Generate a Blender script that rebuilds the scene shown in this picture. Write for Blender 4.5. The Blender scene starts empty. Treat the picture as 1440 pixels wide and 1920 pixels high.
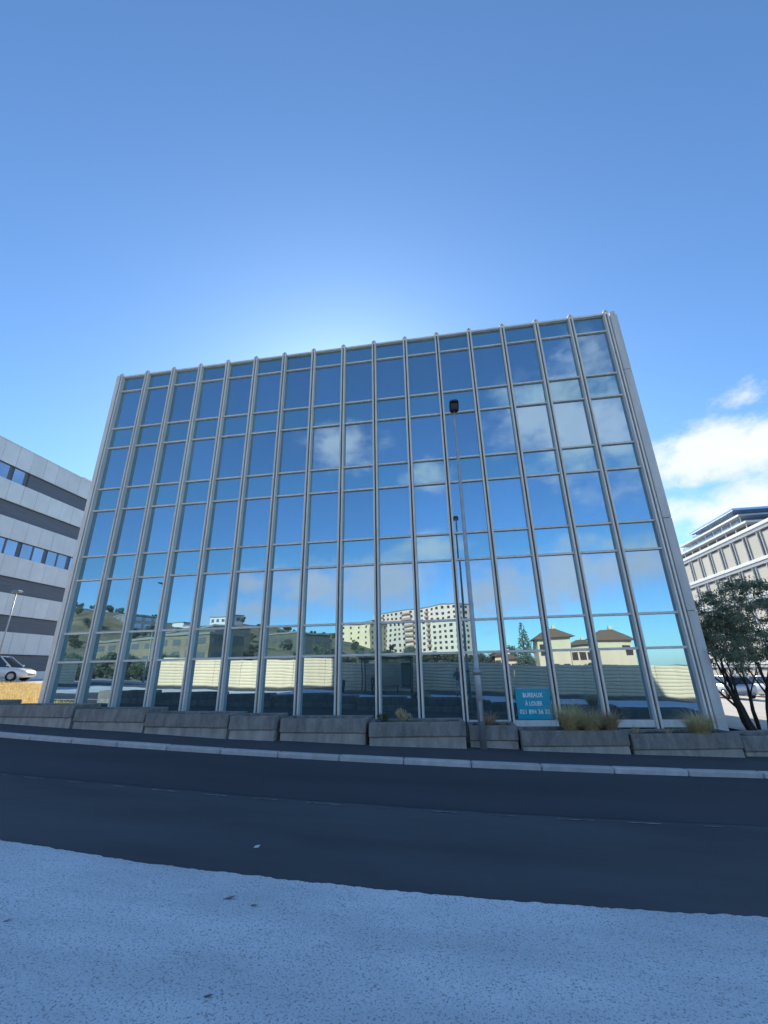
import bpy, bmesh, math, random
import numpy as np
from mathutils import Vector, Matrix, Quaternion

random.seed(7)
R = math.radians
SC = bpy.context.scene
COL = SC.collection
EYE = 1.62

# ------------------------------------------------------------------ camera
cam_d = bpy.data.cameras.new('camera')
cam_d.sensor_fit = 'HORIZONTAL'
cam_d.sensor_width = 36.0
cam_d.lens = 797.4 / 1440 * 36.0
cam_d.clip_start = 0.05
cam_d.clip_end = 6000
cam = bpy.data.objects.new('camera', cam_d)
cam.location = (0, 0, EYE)
cam.rotation_euler = (1.92749, 0.01809, 0.16024)
COL.objects.link(cam)
SC.camera = cam
CAM_R = cam.rotation_euler.to_matrix()

def ray(u, v):
    """viewing direction of a point of the 1440 x 1920 photograph (used to read sizes off it)"""
    return CAM_R @ Vector(((u - 720) / 797.4, -(v - 960) / 797.4, -1.0))

# ------------------------------------------------------------------ light
SUN_AZ, SUN_EL = -14.0, 28.0
SUN_STRENGTH, SKY_STRENGTH = 4.4, 0.12
SKY_TINT = (.63, .90, 1.13, 1)
SC.view_settings.view_transform = 'Standard'
SC.view_settings.look = 'None'
SC.view_settings.exposure = 0.80
SC.view_settings.gamma = 1.0
SC.view_settings.use_curve_mapping = False
S = Vector((math.sin(R(SUN_AZ)) * math.cos(R(SUN_EL)), math.cos(R(SUN_AZ)) * math.cos(R(SUN_EL)), math.sin(R(SUN_EL))))
sun_d = bpy.data.lights.new('sun', 'SUN')
sun_d.energy = SUN_STRENGTH
sun_d.angle = R(0.53)
sun_d.color = (1.0, 0.90, 0.74)
sun = bpy.data.objects.new('sun', sun_d)
sun.rotation_euler = S.to_track_quat('Z', 'Y').to_euler()
sun.location = (-10, 60, 40)
COL.objects.link(sun)

world = bpy.data.worlds.new('World')
SC.world = world
world.use_nodes = True
world.cycles.sampling_method = 'MANUAL'
world.cycles.sample_map_resolution = 512
nt = world.node_tree
nt.nodes.clear()
def wn(t, **kw):
    n = nt.nodes.new(t)
    for k, v in kw.items():
        setattr(n, k, v)
    return n
def wmath(op, a, b=None, c=None):
    n = wn('ShaderNodeMath', operation=op)
    for i, q in enumerate((a, b, c)):
        if q is None: continue
        if isinstance(q, (int, float)): n.inputs[i].default_value = q
        else: nt.links.new(q, n.inputs[i])
    return n.outputs[0]
def wdot(a, vec):
    n = wn('ShaderNodeVectorMath', operation='DOT_PRODUCT')
    nt.links.new(a, n.inputs[0]); n.inputs[1].default_value = vec
    return n.outputs['Value']
sky = wn('ShaderNodeTexSky', sky_type='NISHITA')
sky.sun_disc = False
sky.sun_elevation = R(SUN_EL)
sky.sun_rotation = R(SUN_AZ)
sky.altitude = 400
sky.air_density = 1.0
sky.dust_density = 0.55
sky.ozone_density = 1.6
tc = wn('ShaderNodeTexCoord')
DIR = tc.outputs['Generated']
# cumulus: soft ellipses about given directions, broken up by noise
def noise(scale, detail, rough, zs=1.6):
    m = wn('ShaderNodeVectorMath', operation='MULTIPLY')
    nt.links.new(DIR, m.inputs[0]); m.inputs[1].default_value = (1, 1, zs)
    n = wn('ShaderNodeTexNoise'); nt.links.new(m.outputs[0], n.inputs['Vector'])
    n.inputs['Scale'].default_value = scale; n.inputs['Detail'].default_value = detail; n.inputs['Roughness'].default_value = rough
    return n.outputs[0]
N1 = noise(9, 8, 0.62)
N2 = noise(22, 6, 0.6)
def cloud(c, a, b, peak):
    """1 - elliptical distance from the cloud's middle, scaled to its peak thickness"""
    c = c.normalized()
    right = Vector((c.y, -c.x, 0)).normalized()
    up = right.cross(c)
    mp = wn('ShaderNodeMapping', vector_type='TEXTURE')
    nt.links.new(DIR, mp.inputs['Vector'])
    mp.inputs['Location'].default_value = c
    mp.inputs['Rotation'].default_value = Matrix((right, c, up)).transposed().to_euler()
    mp.inputs['Scale'].default_value = (a, .8, b)
    n = wn('ShaderNodeVectorMath', operation='LENGTH'); nt.links.new(mp.outputs[0], n.inputs[0])
    return wmath('MULTIPLY_ADD', n.outputs['Value'], -1.0, peak + .25)
CLOUDS = []
def px_cloud(u, v, du, dv, dens, mirror):
    c = ray(u, v).normalized()
    a = ray(u - du, v).angle(ray(u + du, v)) / 2
    b = ray(u, v - dv).angle(ray(u, v + dv)) / 2
    if mirror: c = Vector((c.x, -c.y, c.z))
    CLOUDS.append((c, a * (1.9 if mirror else 1.6), b * (1.7 if mirror else 1.5), dens + (.32 if mirror else .1)))
for q in ((1330, 852, 95, 38, 1.0), (1425, 835, 60, 38, .9), (1340, 955, 100, 30, .95), (1425, 935, 60, 26, .9), (1400, 745, 70, 34, .3), (1290, 1028, 40, 10, .7)):
    px_cloud(*q, False)
for q in ((470, 1092, 34, 20, .45), (495, 1150, 60, 20, .5), (610, 1096, 85, 26, .62), (735, 1086, 45, 30, .6), (815, 1024, 40, 22, .4), (905, 1112, 36, 30, .6),
          (965, 1100, 55, 40, .62), (1062, 1072, 52, 30, .8), (1135, 1070, 60, 30, .75), (1215, 1060, 55, 34, .5), (640, 835, 60, 34, .3), (1000, 780, 55, 40, .45),
          (1080, 790, 60, 75, .62), (1160, 800, 50, 75, .55), (1045, 728, 50, 24, .5), (800, 892, 34, 24, .3), (1150, 850, 60, 25, .4)):
    px_cloud(*q, True)
rc = random.Random(3)
for az, el in ((62, 14), (78, 9), (98, 16), (120, 10), (-62, 12), (-85, 8), (-104, 15), (-128, 9), (45, 22), (-45, 7)):
    CLOUDS.append((Vector((math.sin(R(az)) * math.cos(R(el)), math.cos(R(az)) * math.cos(R(el)), math.sin(R(el)))), R(rc.uniform(6, 11)), R(rc.uniform(2, 3.5)), .7))
dens = None
for c in CLOUDS:
    m = cloud(*c)
    dens = m if dens is None else wmath('MAXIMUM', dens, m)
m = wmath('MULTIPLY_ADD', wmath('SUBTRACT', N1, .5), 2.6, dens)
m = wmath('MULTIPLY_ADD', wmath('SUBTRACT', N2, .5), 1.3, m)
n = wn('ShaderNodeMapRange', interpolation_type='SMOOTHSTEP')
nt.links.new(m, n.inputs['Value'])
n.inputs['From Min'].default_value = -.15; n.inputs['From Max'].default_value = 1.15
n.inputs['To Min'].default_value = 0.0; n.inputs['To Max'].default_value = .96
dens = n.outputs[0]
ccol = wn('ShaderNodeMix', data_type='RGBA')
nt.links.new(N2, ccol.inputs['Factor'])
ccol.inputs['A'].default_value = (5.4, 5.6, 6.4, 1)
ccol.inputs['B'].default_value = (4.3, 4.6, 5.5, 1)
mix = wn('ShaderNodeMix', data_type='RGBA')
nt.links.new(dens, mix.inputs['Factor'])
# the photograph's cool white balance
cool = wn('ShaderNodeMix', data_type='RGBA', blend_type='MULTIPLY'); cool.inputs['Factor'].default_value = 1.0
cool.inputs['B'].default_value = SKY_TINT
nt.links.new(sky.outputs[0], cool.inputs['A'])
nt.links.new(cool.outputs['Result'], mix.inputs['A'])
nt.links.new(ccol.outputs['Result'], mix.inputs['B'])
bg = wn('ShaderNodeBackground'); bg.inputs['Strength'].default_value = SKY_STRENGTH
nt.links.new(mix.outputs['Result'], bg.inputs['Color'])
wo = wn('ShaderNodeOutputWorld'); nt.links.new(bg.outputs[0], wo.inputs['Surface'])

SC.cycles.max_bounces = 8
SC.cycles.glossy_bounces = 4
SC.cycles.use_denoising = True

# ------------------------------------------------------------------ materials
MATS = {}
def mat(name, c1, c2=None, rough=0.7, scale=6.0, detail=5, bump=0.0, bscale=None, metal=0.0, speck=None, spec=0.5, rnd=0.0, coat=0.0, stretch=(1, 1, 1), contrast=(0.35, 0.65)):
    if name in MATS: return MATS[name]
    m = bpy.data.materials.new(name); m.use_nodes = True
    t = m.node_tree; nodes, links = t.nodes, t.links
    b = nodes['Principled BSDF']
    b.inputs['Roughness'].default_value = rough; b.inputs['Metallic'].default_value = metal
    b.inputs['Specular IOR Level'].default_value = spec
    if coat: b.inputs['Coat Weight'].default_value = coat; b.inputs['Coat Roughness'].default_value = 0.06
    c2 = c2 or tuple(x * 0.82 for x in c1)
    tcn = nodes.new('ShaderNodeTexCoord')
    mp = nodes.new('ShaderNodeVectorMath'); mp.operation = 'MULTIPLY'; mp.inputs[1].default_value = stretch
    geo = nodes.new('ShaderNodeNewGeometry')
    links.new(geo.outputs['Position'], mp.inputs[0])
    n = nodes.new('ShaderNodeTexNoise'); links.new(mp.outputs[0], n.inputs['Vector'])
    n.inputs['Scale'].default_value = scale; n.inputs['Detail'].default_value = detail; n.inputs['Roughness'].default_value = 0.6
    r = nodes.new('ShaderNodeMapRange'); r.inputs['From Min'].default_value = contrast[0]; r.inputs['From Max'].default_value = contrast[1]
    links.new(n.outputs[0], r.inputs['Value'])
    mx = nodes.new('ShaderNodeMix'); mx.data_type = 'RGBA'
    mx.inputs['A'].default_value = (*c1, 1); mx.inputs['B'].default_value = (*c2, 1)
    links.new(r.outputs[0], mx.inputs['Factor'])
    out = mx.outputs['Result']
    if rnd:
        oi = nodes.new('ShaderNodeObjectInfo')
        hs = nodes.new('ShaderNodeHueSaturation')
        mr = nodes.new('ShaderNodeMapRange'); mr.inputs['To Min'].default_value = 1 - rnd; mr.inputs['To Max'].default_value = 1 + rnd
        links.new(oi.outputs['Random'], mr.inputs['Value']); links.new(mr.outputs[0], hs.inputs['Value']); links.new(out, hs.inputs['Color'])
        out = hs.outputs['Color']
    if speck:
        sc_, col, lo, hi = speck
        v = nodes.new('ShaderNodeTexNoise'); v.inputs['Scale'].default_value = sc_; v.inputs['Detail'].default_value = 5; v.inputs['Roughness'].default_value = .62
        links.new(geo.outputs['Position'], v.inputs['Vector'])
        vr = nodes.new('ShaderNodeMapRange'); vr.inputs['From Min'].default_value = lo; vr.inputs['From Max'].default_value = hi
        links.new(v.outputs[0], vr.inputs['Value'])
        m2 = nodes.new('ShaderNodeMix'); m2.data_type = 'RGBA'
        links.new(vr.outputs[0], m2.inputs['Factor']); links.new(out, m2.inputs['A']); m2.inputs['B'].default_value = (*col, 1)
        out = m2.outputs['Result']
    links.new(out, b.inputs['Base Color'])
    if bump:
        bn = nodes.new('ShaderNodeTexNoise'); bn.inputs['Scale'].default_value = bscale or scale * 4; bn.inputs['Detail'].default_value = 4
        links.new(geo.outputs['Position'], bn.inputs['Vector'])
        bp = nodes.new('ShaderNodeBump'); bp.inputs['Strength'].default_value = min(1, bump); bp.inputs['Distance'].default_value = 0.02
        links.new(bn.outputs[0], bp.inputs['Height']); links.new(bp.outputs[0], b.inputs['Normal'])
    MATS[name] = m
    return m

def glass_mat(name, tint, wave=0.00013, dust_haze=.09):
    """solar control glass: a coated pane that mirrors its surroundings"""
    m = bpy.data.materials.new(name); m.use_nodes = True
    t = m.node_tree; b = t.nodes['Principled BSDF']
    b.inputs['Metallic'].default_value = 1.0; b.inputs['Roughness'].default_value = 0.004
    geo = t.nodes.new('ShaderNodeNewGeometry'); oi = t.nodes.new('ShaderNodeObjectInfo')
    mr = t.nodes.new('ShaderNodeMapRange'); mr.inputs['To Min'].default_value = 0.90; mr.inputs['To Max'].default_value = 1.06
    t.links.new(oi.outputs['Random'], mr.inputs['Value'])
    hs = t.nodes.new('ShaderNodeHueSaturation'); hs.inputs['Color'].default_value = (*tint, 1)
    t.links.new(mr.outputs[0], hs.inputs['Value']); t.links.new(hs.outputs[0], b.inputs['Base Color'])
    n = t.nodes.new('ShaderNodeTexNoise'); n.inputs['Scale'].default_value = 1.1; n.inputs['Detail'].default_value = 1.0
    t.links.new(geo.outputs['Position'], n.inputs['Vector'])
    bp = t.nodes.new('ShaderNodeBump'); bp.inputs['Strength'].default_value = 1.0; bp.inputs['Distance'].default_value = wave * 10
    t.links.new(n.outputs[0], bp.inputs['Height']); t.links.new(bp.outputs[0], b.inputs['Normal'])
    # thin dusty film, streaked by rain; its teal also paints haze lifting dark reflections
    st = t.nodes.new('ShaderNodeVectorMath'); st.operation = 'MULTIPLY'; st.inputs[1].default_value = (7, 7, .5)
    t.links.new(geo.outputs['Position'], st.inputs[0])
    dn = t.nodes.new('ShaderNodeTexNoise'); dn.inputs['Scale'].default_value = 1.0; dn.inputs['Detail'].default_value = 5
    t.links.new(st.outputs[0], dn.inputs['Vector'])
    dr = t.nodes.new('ShaderNodeMapRange'); dr.inputs['From Min'].default_value = .3; dr.inputs['From Max'].default_value = .75
    dr.inputs['To Min'].default_value = dust_haze * .75; dr.inputs['To Max'].default_value = dust_haze * 1.3
    t.links.new(dn.outputs[0], dr.inputs['Value'])
    df = t.nodes.new('ShaderNodeBsdfDiffuse'); df.inputs['Color'].default_value = (.44, .60, .62, 1)
    ms = t.nodes.new('ShaderNodeMixShader'); t.links.new(dr.outputs[0], ms.inputs[0])
    t.links.new(b.outputs[0], ms.inputs[1]); t.links.new(df.outputs[0], ms.inputs[2])
    t.links.new(ms.outputs[0], t.nodes['Material Output'].inputs['Surface'])
    MATS[name] = m
    return m

def leaf_mat(name, c1, c2, scale=3.0):
    m = bpy.data.materials.new(name); m.use_nodes = True
    t = m.node_tree; b = t.nodes['Principled BSDF']
    geo = t.nodes.new('ShaderNodeNewGeometry'); n = t.nodes.new('ShaderNodeTexNoise'); n.inputs['Scale'].default_value = scale
    n.inputs['Detail'].default_value = 4
    t.links.new(geo.outputs['Position'], n.inputs['Vector'])
    r = t.nodes.new('ShaderNodeMapRange'); r.inputs['From Min'].default_value = .3; r.inputs['From Max'].default_value = .7
    t.links.new(n.outputs[0], r.inputs['Value'])
    mx = t.nodes.new('ShaderNodeMix'); mx.data_type = 'RGBA'
    mx.inputs['A'].default_value = (*c1, 1); mx.inputs['B'].default_value = (*c2, 1)
    t.links.new(r.outputs[0], mx.inputs['Factor'])
    t.links.new(mx.outputs['Result'], b.inputs['Base Color'])
    b.inputs['Roughness'].default_value = .55
    b.inputs['Subsurface Weight'].default_value = 0.0
    tr = t.nodes.new('ShaderNodeBsdfTranslucent'); t.links.new(mx.outputs['Result'], tr.inputs['Color'])
    ms = t.nodes.new('ShaderNodeMixShader'); ms.inputs[0].default_value = .3
    t.links.new(b.outputs[0], ms.inputs[1]); t.links.new(tr.outputs[0], ms.inputs[2])
    t.links.new(ms.outputs[0], t.nodes['Material Output'].inputs['Surface'])
    MATS[name] = m
    return m

M_ALU = mat('anodised_aluminium', (.86, .80, .71), (.72, .67, .60), rough=.5, scale=1.6, stretch=(4, 4, .6), rnd=.06)
M_DARKFILL = mat('dark_fill', (.11, .12, .13), (.07, .075, .08), rough=.6)  # plain dark tone; in the mullion grooves it stands in for shade
M_GLASS = glass_mat('mirror_glass_vision', (.335, .48, .58))
M_GLASS2 = glass_mat('mirror_glass_spandrel', (.30, .475, .545), dust_haze=.10)
M_PIER = mat('pier_concrete', (.70, .68, .64), (.60, .58, .55), rough=.8, scale=1.4, stretch=(3, 3, .5), bump=.15, bscale=30)
M_WALLG = mat('render_grey', (.36, .36, .36), rough=.85, bump=.1, bscale=40)
M_ROOF = mat('roof_gravel', (.3, .3, .29), rough=.95)
M_ASPH = mat('road_asphalt', (.100, .106, .112), (.062, .067, .073), rough=.88, scale=.9, detail=9, bump=.5, bscale=160, speck=(220, (.09, .09, .095), .56, .75), stretch=(.25, 1, 1))
M_PAVE = mat('pavement_asphalt', (.085, .085, .088), (.066, .066, .07), rough=.9, scale=1.1, bump=.5, bscale=140, speck=(180, (.10, .10, .10), .58, .75))
M_WHITE = mat('washed_pale_concrete', (.95, .94, .92), (.64, .64, .63), rough=.85, scale=1.0, detail=10, bump=.8, bscale=80, speck=(72, (.25, .25, .26), .52, .68), stretch=(.45, 1.3, 1), contrast=(.38, .72))
M_KERB = mat('kerb_concrete', (.58, .57, .54), (.46, .45, .43), rough=.85, scale=5, bump=.3, bscale=60, rnd=.08)
M_PL_UP = mat('planter_washed_concrete', (.32, .30, .265), (.18, .17, .155), rough=.9, scale=3, stretch=(2.2, 2.2, .7), bump=.8, bscale=70, speck=(48, (.40, .38, .34), .56, .68), rnd=.10)
M_PL_LO = mat('planter_smooth_concrete', (.48, .445, .385), (.30, .285, .255), rough=.85, scale=2.5, stretch=(2.2, 2.2, .7), bump=.5, bscale=60, speck=(90, (.10, .10, .10), .60, .7), rnd=.10)
M_SOIL = mat('bed_soil', (.07, .055, .04), (.04, .032, .025), rough=.95, bump=.6, bscale=25)
M_GROUND = mat('ground_mixed', (.24, .22, .18), (.16, .17, .11), rough=.95, scale=.15, bump=.2, bscale=8)
M_PLAZA = mat('plaza_paving', (.55, .51, .45), (.46, .43, .38), rough=.85, scale=.6, bump=.2, bscale=40)
M_PAINT = mat('road_paint_worn', (.30, .31, .30), (.10, .105, .11), rough=.8, scale=9, contrast=(.4, .62))
M_LAMP = mat('galvanised_steel', (.42, .44, .46), (.33, .35, .37), rough=.45, metal=.5, scale=5)
M_DARK = mat('dark_grey_metal', (.035, .037, .04), (.025, .027, .03), rough=.45)
M_LENS = mat('lamp_lens', (.22, .20, .20), rough=.15)
M_BARK = mat('dark_bark', (.055, .045, .038), (.03, .026, .022), rough=.9, scale=9, bump=.6, bscale=30)
M_LEAF = leaf_mat('leaf_dark_green', (.14, .17, .115), (.29, .33, .22))
M_LEAF.node_tree.nodes['Mix Shader'].inputs[0].default_value = .45
M_LEAFB = leaf_mat('leaf_mid_green', (.06, .085, .025), (.13, .15, .05), 1.2)
M_LEAFO = leaf_mat('leaf_olive', (.085, .085, .045), (.17, .155, .085), .7)
M_TUFT = leaf_mat('tuft_grass', (.46, .38, .16), (.86, .70, .40), 14)
M_TUFTB = leaf_mat('tuft_brown', (.34, .24, .13), (.62, .46, .26), 14)
M_DRY = leaf_mat('dry_grass', (.62, .42, .12), (.78, .58, .24), 5)
M_TEAL = mat('sign_teal', (.006, .40, .53), (.005, .37, .49), rough=.35, scale=3)
M_SIGNW = mat('sign_white', (.93, .94, .95), rough=.4)
M_PANEL = mat('white_cladding', (.82, .82, .80), (.74, .74, .73), rough=.5, scale=.8, rnd=.05)
M_SHUT = mat('dark_shutter', (.14, .15, .175), (.105, .11, .135), rough=.5, scale=.6, stretch=(1, 1, 30))
M_WIN = mat('window_glass', (.42, .47, .55), (.36, .42, .50), rough=.06, metal=.85, scale=.5, rnd=.15)
M_BLIND = mat('beige_blind', (.60, .56, .48), (.52, .49, .42), rough=.8, scale=2, stretch=(1, 1, 14), rnd=.10)
M_FIN = mat('white_fin', (.80, .80, .79), rough=.45)
M_BLUEG = mat('blue_roof_glass', (.42, .50, .62), (.34, .42, .55), rough=.12, metal=.6, scale=.5)
M_HOARD = mat('cream_hoarding', (.95, .74, .50), (.86, .67, .45), rough=.6, scale=1.2, rnd=.05, stretch=(1, 1, .3))
M_CREAM = mat('cream_render', (.94, .69, .45), (.84, .62, .40), rough=.85, scale=.4)
M_PINKW = mat('pale_render', (.95, .74, .60), (.86, .67, .54), rough=.85, scale=.4)
M_WINR = mat('dark_red_window', (.10, .045, .035), (.06, .03, .028), rough=.4, rnd=.3)
M_TILE = mat('brown_roof_tile', (.30, .15, .09), (.20, .11, .07), rough=.9, scale=3)
M_ROCK = mat('hill_scrub', (.27, .21, .13), (.12, .115, .06), rough=.95, scale=.12, detail=8, bump=.2, bscale=1)
M_CARW = mat('white_car_paint', (.78, .79, .80), (.75, .76, .77), rough=.25, coat=1.0)
M_CARB = mat('dark_blue_car_paint', (.03, .045, .08), rough=.25, coat=1.0)
M_CARG = mat('silver_car_paint', (.42, .43, .45), rough=.3, metal=.4, coat=1.0)
M_CGLASS = mat('car_glass', (.02, .025, .03), rough=.05, spec=.8)
M_TYRE = mat('tyre_rubber', (.02, .02, .021), rough=.85)
M_RIM = mat('wheel_rim', (.5, .51, .53), rough=.35, metal=.7)
M_LIGHTC = mat('head_light', (.7, .72, .75), rough=.1)
M_SKIN = mat('skin', (.50, .32, .23), rough=.6)
M_SHIRT = mat('slate_shirt', (.10, .13, .18), (.08, .10, .14), rough=.9)
M_TROUS = mat('pale_trousers', (.45, .43, .40), rough=.9)
M_BLACKC = mat('black_cloth', (.018, .018, .022), rough=.95)
M_HAIR = mat('dark_hair', (.03, .02, .015), rough=.7)
M_SGLASS = mat('shelter_glass', (.75, .82, .82), rough=.08, spec=.6)
M_SGLASS.node_tree.nodes['Principled BSDF'].inputs['Transmission Weight'].default_value = .85
M_POSTER = mat('green_poster', (.05, .13, .11), (.03, .08, .08), rough=.4, scale=2)
M_WOOD = mat('bench_wood', (.20, .13, .08), rough=.7)
M_LITTER = mat('white_paper', (.8, .8, .78), rough=.8)
M_DEADLEAF = mat('dead_leaf', (.20, .18, .16), (.13, .12, .11), rough=.9)

# ------------------------------------------------------------------ helpers
ROOT = {}
def tag(o, label, cat, group=None):
    o['label'] = label
    if cat: o['category'] = cat
    if group: o['group'] = group
    return o
def thing(name, label, cat, loc=(0, 0, 0), rz=0.0, group=None):
    o = bpy.data.objects.new(name, None)
    o.empty_display_size = .3
    COL.objects.link(o); o.location = loc; o.rotation_euler = (0, 0, rz)
    return tag(o, label, cat, group)
def add(name, me, parent=None, loc=(0, 0, 0), rot=(0, 0, 0), scale=(1, 1, 1)):
    o = bpy.data.objects.new(name, me)
    COL.objects.link(o)
    o.parent = parent; o.location = loc; o.rotation_euler = rot; o.scale = scale
    return o
def struct(o): o['kind'] = 'structure'; return o
def stuff(o): o['kind'] = 'stuff'; return o

class MB:
    def __init__(s): s.v = []; s.f = []
    def face(s, pts):
        n = len(s.v); s.v += [tuple(p) for p in pts]; s.f.append(tuple(range(n, n + len(pts))))
    def box(s, x0, x1, y0, y1, z0, z1):
        n = len(s.v)
        s.v += [(x0, y0, z0), (x1, y0, z0), (x1, y1, z0), (x0, y1, z0), (x0, y0, z1), (x1, y0, z1), (x1, y1, z1), (x0, y1, z1)]
        s.f += [tuple(n + i for i in q) for q in ((0, 3, 2, 1), (4, 5, 6, 7), (0, 1, 5, 4), (1, 2, 6, 5), (2, 3, 7, 6), (3, 0, 4, 7))]
        return s
    def prism(s, poly, axis, a, b):
        """extrude polygon (list of 2-tuples) along axis from a to b"""
        def P(p, t): return (t, p[0], p[1]) if axis == 'x' else ((p[0], t, p[1]) if axis == 'y' else (p[0], p[1], t))
        n = len(s.v); k = len(poly)
        s.v += [P(p, a) for p in poly] + [P(p, b) for p in poly]
        s.f.append(tuple(n + i for i in range(k))[::-1]); s.f.append(tuple(n + k + i for i in range(k)))
        for i in range(k):
            j = (i + 1) % k; s.f.append((n + i, n + j, n + k + j, n + k + i))
        return s
    def tube(s, pts, rads, seg=8, cap=True):
        pts = [Vector(p) for p in pts]; n0 = len(s.v)
        for i, p in enumerate(pts):
            d = (pts[min(i + 1, len(pts) - 1)] - pts[max(i - 1, 0)]).normalized()
            a = d.cross(Vector((0, 0, 1)) if abs(d.z) < .9 else Vector((1, 0, 0))).normalized(); b = d.cross(a)
            for k in range(seg):
                t = 2 * math.pi * k / seg
                s.v.append(tuple(p + (a * math.cos(t) + b * math.sin(t)) * rads[i]))
        for i in range(len(pts) - 1):
            for k in range(seg):
                k2 = (k + 1) % seg; o = n0 + i * seg
                s.f.append((o + k, o + k2, o + seg + k2, o + seg + k))
        if cap:
            s.f.append(tuple(n0 + k for k in range(seg))[::-1]); e = n0 + (len(pts) - 1) * seg
            s.f.append(tuple(e + k for k in range(seg)))
        return s
    def loft(s, rings, cap=True):
        n0 = len(s.v); k = len(rings[0])
        for r in rings: s.v += [tuple(p) for p in r]
        for i in range(len(rings) - 1):
            for j in range(k):
                j2 = (j + 1) % k; o = n0 + i * k
                s.f.append((o + j, o + j2, o + k + j2, o + k + j))
        if cap:
            s.f.append(tuple(n0 + j for j in range(k))[::-1]); e = n0 + (len(rings) - 1) * k
            s.f.append(tuple(e + j for j in range(k)))
        return s
    def mesh(s, name, m, smooth=False, bevel=0.0, fix=True):
        me = bpy.data.meshes.new(name)
        me.from_pydata(s.v, [], s.f)
        if fix or bevel:
            bm = bmesh.new(); bm.from_mesh(me)
            if bevel:
                bmesh.ops.bevel(bm, geom=bm.edges[:], offset=bevel, segments=1, affect='EDGES', clamp_overlap=True)
            bmesh.ops.recalc_face_normals(bm, faces=bm.faces[:])
            bm.to_mesh(me); bm.free()
        if smooth:
            me.polygons.foreach_set('use_smooth', [True] * len(me.polygons))
        me.materials.append(m)
        return me
    def obj(s, name, m, parent=None, smooth=False, bevel=0.0, loc=(0, 0, 0), rot=(0, 0, 0), fix=True):
        return add(name, s.mesh(name, m, smooth, bevel, fix), parent, loc, rot)

def gz(x, y=0.0):
    """height of the ground: it falls to the right along the street"""
    z = -2.1 * math.tanh(x / 60.0)
    tx = min(1, max(0, (-17 - x) / 10)); ty = min(1, max(0, (y - 15) / 8))
    z += .34 * tx * tx * (3 - 2 * tx) * ty * ty * (3 - 2 * ty)
    return z

def curve(pts, deg=2, k=1.049):
    pts = [(p[0] * k, p[1] * k) for p in pts]
    c = np.polyfit([p[0] for p in pts], [p[1] for p in pts], deg); d = np.polyder(c)
    lo, hi = pts[0][0], pts[-1][0]
    def f(x):
        q = min(max(x, lo), hi)
        return float(np.polyval(c, q) + np.polyval(d, q) * (x - q) * (1.0 if abs(x - q) < 8 else 8 / abs(x - q)))
    return f
kerb_y = curve([(-10.21, 9.17), (-7.63, 9.01), (-5.34, 8.87), (-3.26, 8.69), (-1.42, 8.58), (.26, 8.61), (1.86, 8.71), (3.41, 8.86), (5.0, 9.13)])
white_y = curve([(-4.42, 4.24), (-3.31, 4.16), (-2.34, 4.11), (-1.47, 4.06), (-.68, 4.03), (.04, 4.04), (.73, 4.07), (1.39, 4.13), (2.06, 4.22)])
dash_y = curve([(-5.07, 6.24), (-3.32, 6.15), (-1.69, 6.09), (-.3, 6.08), (1.11, 6.12), (2.13, 6.18), (3.08, 6.28)])
def frange(a, b, st):
    n = max(1, int(round((b - a) / st)))
    return [a + (b - a) * i / n for i in range(n + 1)]
def sheet(name, xs, ylo, yhi, dz, m, ny=2, jag=0.0):
    """a strip of ground between two curves, following the ground's fall"""
    b = MB(); rj = random.Random(5)
    j = 0.0
    for x in xs:
        y0, y1 = ylo(x), yhi(x)
        if jag: j = .6 * j + rj.uniform(-jag, jag); y1 += j
        for k in range(ny + 1):
            y = y0 + (y1 - y0) * k / ny
            b.v.append((x, y, gz(x, y) + dz))
    k = ny + 1
    for i in range(len(xs) - 1):
        for q in range(ny):
            b.f.append((i * k + q, (i + 1) * k + q, (i + 1) * k + q + 1, i * k + q + 1))
    return struct(b.obj(name, m, fix=False))

# ------------------------------------------------------------------ ground, road, pavements
xs_far = sorted(set([-3000, -1500, -800, -400, -250, -150, -100] + list(range(-80, 81, 5)) + [100, 150, 250, 400, 800, 1500, 3000]))
ys_far = sorted(set([-3000, -1500, -800, -400, -250, -150, -100, -60] + list(range(-40, 91, 4)) + [120, 200, 400, 800, 1500, 3000]))
b = MB()
for x in xs_far:
    for y in ys_far: b.v.append((x, y, gz(x, y) - .20))
ny = len(ys_far)
for i in range(len(xs_far) - 1):
    for k in range(ny - 1):
        b.f.append((i * ny + k, (i + 1) * ny + k, (i + 1) * ny + k + 1, i * ny + k + 1))
struct(b.obj('ground', M_GROUND, fix=False))
XS = frange(-70, 70, 1.0)
C = lambda v: (lambda x: v)
M_ASPH2 = mat('fresh_asphalt', (.066, .069, .078), (.044, .046, .054), rough=.88, scale=.6, bump=.5, bscale=150, speck=(200, (.12, .12, .12), .57, .75), stretch=(.2, 1, 1))
road = sheet('road', XS, lambda x: white_y(x) - 1.2, lambda x: kerb_y(x) + .05, -.08, M_ASPH, 4)
sheet('road_far_lane', frange(-70, -12, 1) + frange(-11.9, 8, .12) + frange(9, 70, 1), lambda x: kerb_y(x) + .03, lambda x: dash_y(x) + .10, -.0765, M_ASPH2, 3, jag=.02)
slab = sheet('pale_concrete_apron', sorted(set(frange(-40, -8, .5) + frange(-8, 6, .035) + frange(6, 40, .5))), C(-1.2), white_y, -.070, M_WHITE, 6, jag=.012)
sheet('back_pavement', XS, C(-6.6), C(-1.15), -.074, M_PAVE, 3)
sheet('pavement', XS, lambda x: kerb_y(x) + .17, lambda x: kerb_y(x) + 3.2, 0.0, M_PAVE, 3)
sheet('planting_bed', frange(-16.5, 8.6, .8), lambda x: kerb_y(x) + 2.75, C(15.3), .012, M_SOIL, 3)
sheet('plaza', frange(8.4, 70, 1.2), lambda x: kerb_y(x) + 3.1, C(90), .006, M_PLAZA, 20)
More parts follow.
